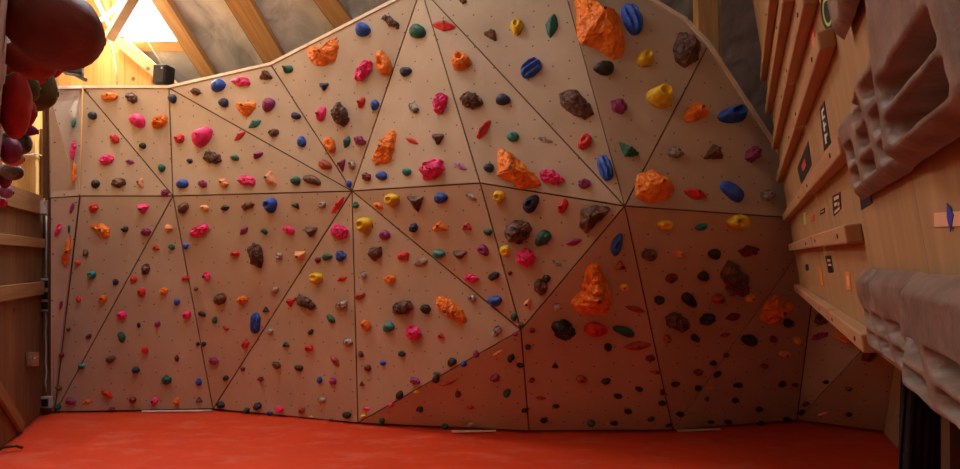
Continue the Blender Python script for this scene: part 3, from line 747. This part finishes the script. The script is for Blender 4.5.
def cable(name, pts, r, m, lab):
    mb = MB(); mb.tube(pts, r, 8); o = mb.build(name, m, origin=pts[0]); tag(o, lab, 'cable'); return o
cable('cable', [P(46+.3*math.sin(y), y, 5.43) for y in (216, 240, 260, 277)], .007, M['grey'], 'grey cable running down from the junction box to the sockets')
cable('cable', [P(46+.5*math.sin(y), y, 5.43) for y in range(312, 396, 10)], .007, M['grey'], 'grey cable running down from double socket to floor socket')
cable('cable', [lw(20+k*4.6, 153+3.5*k/5+1.5*math.sin(k*1.3), .02) for k in range(6)], .007, M['white'], 'thin pale cable across the pine planks below the foreground holds')
cable('cable', [P(108, 38, 5.6), P(112, 50, 5.72), P(116, 68, 5.76), P(117, 84, 5.76)], .008, M['trim'], 'pale cable hanging down the gable planks')
cable('cable', [P(121, 38, 5.5), P(133, 33, 5.5), P(145, 38, 5.5), P(156, 55, 5.55), P(170, 78, 5.6)], .008, M['trim'], 'pale cable looping from the roof strut towards the black speaker')
def socket(y, lab, grp=True):
    r = empty('wall_socket', P(46.8, y+6, 5.44), lab, 'wall socket', 'wall sockets on the door post')
    c = P(46.8, y, 5.42)
    mb = MB(); mb.box(c, .105, .05, .122); mb.build('frame', M['grey'], r, bevel=.006)
    mb = MB(); mb.box(c-Vector((0, .026, 0)), .07, .01, .08); mb.build('face', M['black'], r, bevel=.003)
socket(284, 'wall socket with grey frame, topmost on the door post')
socket(295.5, 'wall socket with grey frame, middle one directly under the topmost')
socket(305.5, 'wall socket with grey frame, lower half of the stacked pair')
socket(402, 'wall socket with grey frame just above the red mat')

def speaker(px, py, d, w, h, yaw, lab, tilt=0):
    c = P(px, py, d); root = empty('speaker', c-Vector((0, 0, h/2)), lab, 'speaker', 'black loudspeakers over the wall')
    r3 = (Matrix.Rotation(yaw, 3, 'Z') @ Matrix.Rotation(tilt, 3, 'Y'))
    mb = MB(); mb.box(c, w, w*.8, h, rot=r3); mb.build('cabinet', M['black'], root, bevel=.02)
    mb = MB(); mb.box(c+r3@Vector((0, -w*.4, 0)), w*.84, .012, h*.86, rot=r3); mb.build('grille', simple('grille', (.03, .03, .035), .8), root, bevel=.004)
    mb = MB(); mb.box(c+r3@Vector((w*.25, -w*.41, h*.28)), .02, .012, .02, rot=r3); mb.build('badge', M['s_white'], root)
    mb = MB(); mb.bar(c-Vector((0, 0, h*.4)), c+Vector((0.01, .16, -h*.5)), .03, .03); mb.build('bracket', M['black'], root)
speaker(164, 76, 5.5, .17, .22, -.25, 'black loudspeaker standing upright on the wall top edge', .08)
speaker(73, 69, 5.2, .17, .12, .5, 'small black loudspeaker peeking out under the maroon ball hold')

# ------------------------------------------------------------------ campus board on the right
CB0 = P(800, 284, 4.2); CD = Vector((.486, .874, 0)).normalized(); CO = Vector((-CD.y, CD.x, 0)); TL = .14
CU = (CO*TL+Vector((0, 0, 1))).normalized(); CN = CD.cross(CU).normalized()
if CN.dot(CAM-CB0) < 0: CN = -CN
def cb(px, py, off=0): return hit(px, py, CB0+CN*off, CN)
board = empty('campus_board', CB0, 'big overhanging orange plywood training board at the right', 'training board')
def cp(k, z, off=0): return CB0+CD*k+CU*z+CN*off
mb = MB()
mb.prism([cp(.03, -.085), cp(-4.45, -.10), cp(-4.45, 2.6), cp(.03, 2.6)], CN, .03); mb.build('board_panel', M['campus'], board)
mb = MB()
for k in (-.2, -1.6, -2.9, -4.2): mb.bar(cp(k, -.08, -.08), cp(k, 2.6, -.08), .1, .1, CD)
mb.build('support_frame', M['rung'], board)
RUNGS = [((800, 287), (840, 315), 'bottom rung, farther half'), ((841, 315.7), (880, 343), 'bottom rung, nearer half with dark cut end'),
 ((795, 247), (822, 240.5), 'second rung up, farther half'), ((823, 240), (863, 232), 'second rung up, nearer half with cut end'),
 ((789, 217), (814, 189), 'third rung up, farther half'), ((815, 188), (858, 141), 'third rung up, nearer half below the logo sticker'),
 ((782, 179), (804, 121), 'fourth rung up, farther half beside dark sticker'), ((804.5, 119), (836, 36), 'fourth rung up, nearer half with cut end'),
 ((777.5, 146), (795, 78), 'fifth rung up, farther half'), ((795.5, 76), (818, -8), 'fifth rung up, nearer half leaving the frame'),
 ((771, 110), (794, -8), 'sixth rung up, long piece'), ((766, 77), (778, -8), 'topmost and farthest rung')]
for a, b, lb in RUNGS:
    A = cb(*a); B = cb(*b); mb = MB()
    mb.bar(A+CN*.022, B+CN*.022, .058, .044, CU)
    o = mb.build('campus_rung', M['rung'], origin=(A+B)/2, bevel=.006)
    tag(o, 'wooden rung on the right training board, '+lb, 'rung', 'wooden rungs of the right training board')
    d = (B-A).normalized()
    for t in (.15, .85):
        add_bolt(o, (A+(B-A)*t+CN*.044)-(A+B)/2, CN, .008)
# stickers
def sticker(pts, m, lab, marks=(), cat='sticker', z=.002):
    q = [cb(*p, z) for p in pts]; c = sum(q, Vector())/len(q)
    r = None
    mb = MB(); mb.prism(q, CN, .0015); o = mb.build('sticker', M[m], origin=c); tag(o, lab, cat, 'stickers on the right training board')
    for mk, mm in marks:
        qq = [cb(*p, z+.0012) for p in mk]; mb = MB(); mb.prism(qq, CN, .001)
        mb.build('printed_mark', M[mm], o, origin=None); 
        ch = o.children[-1] if o.children else None
def lerp(q, u, v):
    (ax, ay), (bx, by), (cx, cy), (dx, dy) = q   # a top-left, b top-right, c bottom-right, d bottom-left
    return ((ax*(1-u)+bx*u)*(1-v)+(dx*(1-u)+cx*u)*v, (ay*(1-u)+by*u)*(1-v)+(dy*(1-u)+cy*u)*v)
def rect(q, u0, v0, u1, v1): return [lerp(q, u0, v0), lerp(q, u1, v0), lerp(q, u1, v1), lerp(q, u0, v1)]
q = [(819.5, 109), (824, 101), (830.5, 143), (824, 151)]
sticker(q, 's_black', 'tall black sticker with three pale letter-like marks between the rungs',
        [(rect(q, .25, .10, .75, .16), 's_white'), (rect(q, .25, .16, .45, .30), 's_white'), (rect(q, .25, .28, .75, .33), 's_white'),
         (rect(q, .3, .38, .5, .60), 's_white'), (rect(q, .5, .46, .75, .52), 's_white'), (rect(q, .3, .68, .5, .9), 's_white'), (rect(q, .5, .70, .75, .76), 's_white')])
q = [(797, 168), (808, 141), (811.5, 165), (801, 184)]
sticker(q, 's_black', 'dark sticker with a red spot beside the third rung', [(rect(q, .3, .3, .6, .65), 's_red')])
q = [(858.5, 188), (868, 180), (872, 203), (861, 210)]
sticker(q, 's_black', 'black sticker beside the tip of the large training hold', [(rect(q, .3, .25, .7, .35), 's_white')])
q = [(832, 196), (840, 192), (841, 209), (833.5, 216)]
sticker(q, 's_black', 'square dark patterned sticker above the second rung', [(rect(q, .2, .12, .8, .3), 's_pale'), (rect(q, .2, .42, .5, .6), 's_pale'), (rect(q, .6, .5, .8, .7), 's_pale'), (rect(q, .15, .8, .85, .95), 's_pale')])
q = [(820, 210.5), (824.5, 208), (824.5, 212.5), (820, 215)]
sticker(q, 's_black', 'small dark label left of the square patterned sticker', [(rect(q, .1, .4, .9, .6), 's_pale')])
q = [(811, 215.5), (814, 214), (814, 220), (811, 221.5)]
sticker(q, 's_red', 'small reddish label between the green and dark labels')
q = [(803, 213), (805.5, 212), (806, 224), (804, 225)]
sticker(q, 's_green', 'narrow greenish label, farthest one above the second rung')
q = [(825, 256), (830.4, 255.6), (833.5, 272), (828.5, 273)]
sticker(q, 's_black', 'black upright sticker between the two lowest rungs', [(rect(q, .25, .2, .75, .35), 's_pale'), (rect(q, .25, .5, .75, .6), 's_pale')])
q = [(845, 272), (849.5, 272.5), (851, 290), (846.5, 290.5)]
sticker(q, 's_orange', 'orange upright sticker right of the black one, near low rung', [(rect(q, .25, .2, .75, .8), 's_pale')])
q = [(818.5, 267), (821, 267), (823.5, 286), (821, 285)]
sticker(q, 's_orange', 'thin orange sticker left of the black upright one')
q = [(805, 265), (808, 264), (809, 270), (806, 271)]
sticker(q, 's_black', 'tiny dark label, farthest one between the lowest rungs')
q = [(809, 36), (813, 24), (817, 50), (815, 64)]
sticker(q, 's_red', 'red outlined diamond sticker between upper rungs', [(rect(q, .2, .2, .8, .8), 's_pale')])
el = [(827+6.5*math.cos(t)+0, 12-19*math.sin(t)+5*math.cos(t)) for t in [6.2832*k/20 for k in range(20)]]
el2 = [(827+4.6*math.cos(t)+0, 12-14*math.sin(t)+4*math.cos(t)) for t in [6.2832*k/20 for k in range(20)]]
el3 = [(827+3.4*math.cos(t)+0, 12-10.5*math.sin(t)+3*math.cos(t)) for t in [6.2832*k/20 for k in range(20)]]
def ringst():
    q = [cb(*p, .002) for p in el]; c = sum(q, Vector())/20; mb = MB(); mb.prism(q, CN, .0015)
    o = mb.build('sticker', M['s_black'], origin=c); tag(o, 'round black sticker with a yellow green ring near the top', 'sticker', 'stickers on the right training board')
    for e, m, z in ((el2, 's_green', .003), (el3, 's_black', .004)):
        mb = MB(); mb.prism([cb(*p, z) for p in e], CN, .001); mb.build('printed_mark', M[m], o)
ringst()
q = [(893, 0), (914, -7), (914, 2), (894, 9)]
sticker(q, 's_pale', 'pale sticker with purple marks above the big training hold', [(rect(q, .05, .2, .3, .9), 's_purple'), (rect(q, .4, .2, .55, .7), 's_purple'), (rect(q, .65, .1, .9, .6), 's_purple')])
q = [(934, 213), (962, 211), (962, 226), (934, 227)]
sticker(q, 's_pale', 'pale rectangular sticker with a dark blue arrow diamond', [([(947, 203), (953, 215), (950, 232), (946.5, 217)], 's_blue')])

# training boards: resin slabs with slopers, edges and pockets (height over the board)
def sm(a, b, x):
    t = max(0, min(1, (x-a)/(b-a))); return t*t*(3-2*t)
def trainer(k0, k1, z0, z1, fn, lab, top=lambda x: 1.0, nu=120, nv=76):
    mb = MB(); bm = mb.bm; g = {}; L_ = abs(k1-k0); Hh = z1-z0; c = cp(k0, z0)
    for j in range(nv+1):
        for i in range(nu+1):
            u, v = i/nu, j/nv
            h = fn(u*L_, v*Hh*top(u*L_), L_, Hh)
            edge = min(u*L_, (1-u)*L_, v*Hh*top(u*L_), (1-v)*Hh*top(u*L_)); e = sm(-.012, .035, edge)**.5
            h = h*e
            # rounded outline
            uu = u; vv = v
            p = cp(k0+(k1-k0)*uu, z0+Hh*vv*top(u*L_), h)
            p += CN*(.004*noise.noise(p*14))
            g[i, j] = bm.verts.new(p)
    for j in range(nv):
        for i in range(nu):
            f = bm.faces.new([g[i, j], g[i+1, j], g[i+1, j+1], g[i, j+1]]); f.smooth = True
    bd = [e for e in bm.edges if e.is_boundary]; ex = bmesh.ops.extrude_edge_only(bm, edges=bd)
    root = empty('training_hold', c, lab, 'training hold', 'resin training holds on the board')
    o = mb.build('resin_body', M['sloper'], root)
    for t in (.2, .5, .8):
        add_bolt(root, cp(k0+(k1-k0)*t, z0+Hh*.5*top(t*L_), fn(t*L_, .5*Hh*top(t*L_), L_, Hh)-.002)-c, CN, .009)
    return root
def gs(x, m, s): return math.exp(-((x-m)/s)**2)
def fnA(x, y, Lx, Hy):     # x from far end (0) to near end
    h = .040+.010*gs(x, .06, .05)*gs(y, .19, .06)+.010*gs(x, .36, .10)*gs(y, .22, .06)+.030*sm(.50, .62, x+.2*(.15-y))
    h -= .022*gs(x, .17+.1*y, .018)*sm(.12, .2, y)
    for (yc, hw, dp) in ((.055, .014, .034), (.118, .016, .038), (.185, .014, .030)):
        band = sm(hw+.013, hw-.008, abs(y-yc))
        for (xc, xw) in ((.09, .045), (.26, .065), (.45, .065), (.76, .13)):
            if yc > .15 and xc not in (.26, .45): continue
            h -= (dp+(.028 if xc > .5 else 0))*band*sm(xw+.016, xw-.010, abs(x-xc+.15*(y-.12)))
    return max(.004, h)
def fnB(x, y, Lx, Hy):
    h = .036+.014*gs(x, .10, .08)*gs(y, .19, .05)+.016*gs(x, .33, .10)*gs(y, .19, .05)+.030*sm(.52, .66, x+.6*(.15-y))
    h -= .020*gs(x, .20, .02)*sm(.12, .19, y)
    for (yc, hw, dp) in ((.050, .012, .034), (.108, .014, .040)):
        band = sm(hw+.013, hw-.006, abs(y-yc))
        for (xc, xw) in ((.10, .045), (.25, .055), (.42, .06), (.66, .08), (.88, .08)):
            h -= (dp+(.02 if xc > .5 else 0))*band*sm(xw+.016, xw-.01, abs(x-xc+.4*(y-.08)))
    return max(.004, h)
def fnC(x, y, Lx, Hy):
    h = .04+.01*gs(x, .2, .12)*gs(y, .1, .1)
    h -= .036*gs(x, .11, .035)*gs(y, .10, .05)
    h -= .04*gs(x, .28, .04)*gs(y, .12, .05)
    return max(.004, h)
trainer(-3.32, -4.3, .355, .80, fnA, 'large brown resin training hold with slopers and pockets, biggest at right edge', top=lambda x: .50+.06*sm(.12, .3, x)+.42*sm(.44, .60, x))
trainer(-3.14, -4.2, -.075, .17, fnB, 'chalk dusted brown resin training hold at the lower right edge')
trainer(-3.45, -3.82, .745, 1.10, fnC, 'brown resin training hold cut off by the top of the frame')

# curtain and board at the lower right
mb = MB(); bm = mb.bm; rows = []
x0, x1, yd = P(906, 400, 3.1).x, P(948, 400, 3.1).x, 3.1
for j in range(9):
    z = .0+(1.75)*j/8; rows.append([bm.verts.new((x0+(x1-x0)*i/40-.06*(1-j/8)**2, yd+.03*math.sin(i*.9)+.01*math.sin(i*2.1+j), z)) for i in range(41)])
for j in range(8):
    for i in range(40): f = bm.faces.new([rows[j][i], rows[j][i+1], rows[j+1][i+1], rows[j+1][i]]); f.smooth = True
o = mb.build('curtain', M['cloth'], origin=(x0, yd, 0)); s = o.modifiers.new('thick', 'SOLIDIFY'); s.thickness = .008
tag(o, 'black cloth curtain hanging under the training board at lower right', 'curtain')
mb = MB(); mb.box(Vector((P(975, 400, 3.0).x, 3.0, .85)), .36, .06, 1.7)
o = mb.build('brown_board', M['shell'], origin=(P(975, 400, 3.0).x, 3.0, 0), bevel=.005); tag(o, 'brown wooden upright board right of the black curtain', 'board')

# ------------------------------------------------------------------ near left board with holds
q = [P(6, -60, .62), P(21, -60, 2.0), P(-4, 240, 2.1), None]
nb = (q[1]-q[0]).cross(q[2]-q[0]).normalized()
if nb.x < 0: nb = -nb
mb = MB(); q[3] = q[0]+(q[2]-q[1])*1.0
mb.prism(q, nb, .03)
bd = tag(mb.build('side_climbing_panel', M['ply'], origin=q[3]), 'pinkish plywood climbing panel at the extreme left edge, seen edge on', 'climbing panel')
LH = [  # px py w h depth colour shape label
 (60, 28, 92, 78, 1.0, 'd', 'ball', 'very big smooth maroon ball hold at the top left'),
 (31, 60, 44, 36, 1.15, 'a', 'ball', 'brick red sloper hold just below the big maroon ball'),
 (8, 106, 38, 66, 1.1, 'r', 'ball', 'big glossy red jug hold at the left edge with dark hole'),
 (27, 88, 22, 30, 1.3, 'e', 'ball', 'olive green hold, left of two, behind the red jug'),
 (45, 91, 22, 46, 1.42, 'e', 'ball', 'olive green hold, taller and right of two, below the maroon ball'),
 (39, 76, 13, 22, 1.36, 'r', 'ball', 'small red hold wedged between two olive green holds'),
 (55, 68, 13, 30, 1.55, 'p', 'ball', 'pink red hold peeking out behind the taller olive green hold'),
 (27, 112, 16, 34, 1.34, 'r', 'ball', 'narrow pointed red hold right of the big red jug'),
 (33, 131, 9, 13, 1.6, 'v', 'ball', 'small purple hold below the narrow pointed red hold'),
 (24, 144, 14, 24, 1.6, 'w', 'ball', 'grey and white marbled hold below the red holds at left edge'),
 (8, 150, 22, 26, 1.5, 'v', 'ball', 'medium purple hold under the big red jug, frame edge'),
 (18, 158, 11, 18, 1.66, 's', 'ball', 'pale orange hold between purple and marbled holds'),
 (14, 172, 16, 16, 1.75, 'w', 'ball', 'marbled grey hold, second one down at the left edge'),
 (4, 180, 12, 16, 1.75, 'v', 'ball', 'lower purple hold at the very left frame edge'),
 (8, 192, 9, 13, 1.9, 'l', 'ball', 'small lilac hold near the bottom of the left cluster'),
 (2, 203, 8, 9, 1.9, 'p', 'ball', 'small pink hold, lowest of the left foreground cluster'),
]
for i, (px, py, w, h, d, c, k, lb) in enumerate(LH):
    tip = P(px, py, d); hh = (h/2)/F*d; ww = (w/2)/F*d
    dist = max((tip-q[0]).dot(nb), 0); base = tip-nb*(tip-q[0]).dot(nb)
    u = (Vector((0, 1, 0))-nb*nb.y).normalized(); v = nb.cross(u).normalized()
    if v.z < 0: v = -v
    prot = dist+ww*(.8 if i == 0 else .95)
    me, top = hold_mesh(k, u*min(hh, ww*1.1)*1.05, v*hh*1.02, nb, prot, 900+i, True, peak=(0, 0))
    me.materials.append(M['h_'+c])
    o = bpy.data.objects.new('climbing_hold', me); COL.objects.link(o); o.location = base
    tag(o, lb, 'climbing hold', 'large holds on the left side panel')
    if c != 'w': add_bolt(o, top-nb*.002, nb, .008)

# ------------------------------------------------------------------ light
w = bpy.data.worlds.new('World'); scene.world = w; w.use_nodes = True
bg = w.node_tree.nodes['Background']; bg.inputs[0].default_value = (.86, .93, 1, 1); bg.inputs[1].default_value = 3.0
def area(name, w, zf, n, e, col=(.96, .98, 1)):
    x0, x1, d0, d1 = w; l = bpy.data.lights.new(name, 'AREA'); l.shape = 'RECTANGLE'; l.size = (x1-x0)*.94; l.size_y = abs(d0-d1)*1.38
    l.energy = e; l.color = col; o = bpy.data.objects.new(name, l); COL.objects.link(o)
    o.location = Vector(((x0+x1)/2, (d0+d1)/2, zf((d0+d1)/2)))-n*.03
    o.rotation_mode = 'QUATERNION'; o.rotation_quaternion = (-n).to_track_quat('Z', 'Y')
    return o
area('daylight_left', WIN1, roofz, RN, 175)
area('daylight_rear', W3, rz2, N2, 20)
area('daylight_over', WIN2, roofz, RN, 80)
sl = bpy.data.lights.new('sun', 'SUN'); sl.energy = 6.0; sl.angle = R(1.5); sl.color = (1, .95, .86)
so = bpy.data.objects.new('sun', sl); COL.objects.link(so); so.location = (-2, 5, 8)
so.rotation_mode = 'QUATERNION'; so.rotation_quaternion = Vector((1, .3, 2.0)).to_track_quat('Z', 'Y')

# ------------------------------------------------------------------ camera
cam = bpy.data.cameras.new('Camera'); co = bpy.data.objects.new('Camera', cam); COL.objects.link(co)
co.location = CAM; co.rotation_euler = (R(90), 0, 0); cam.sensor_width = 36; cam.lens = F/960*36
cam.shift_y = (HY-234.5)/960; cam.clip_start = .05
scene.camera = co
vs = scene.view_settings; vs.view_transform = 'Standard'; vs.look = 'None'; vs.gamma = 1; vs.use_curve_mapping = False; vs.exposure = -0.12
bpy.context.view_layer.update()
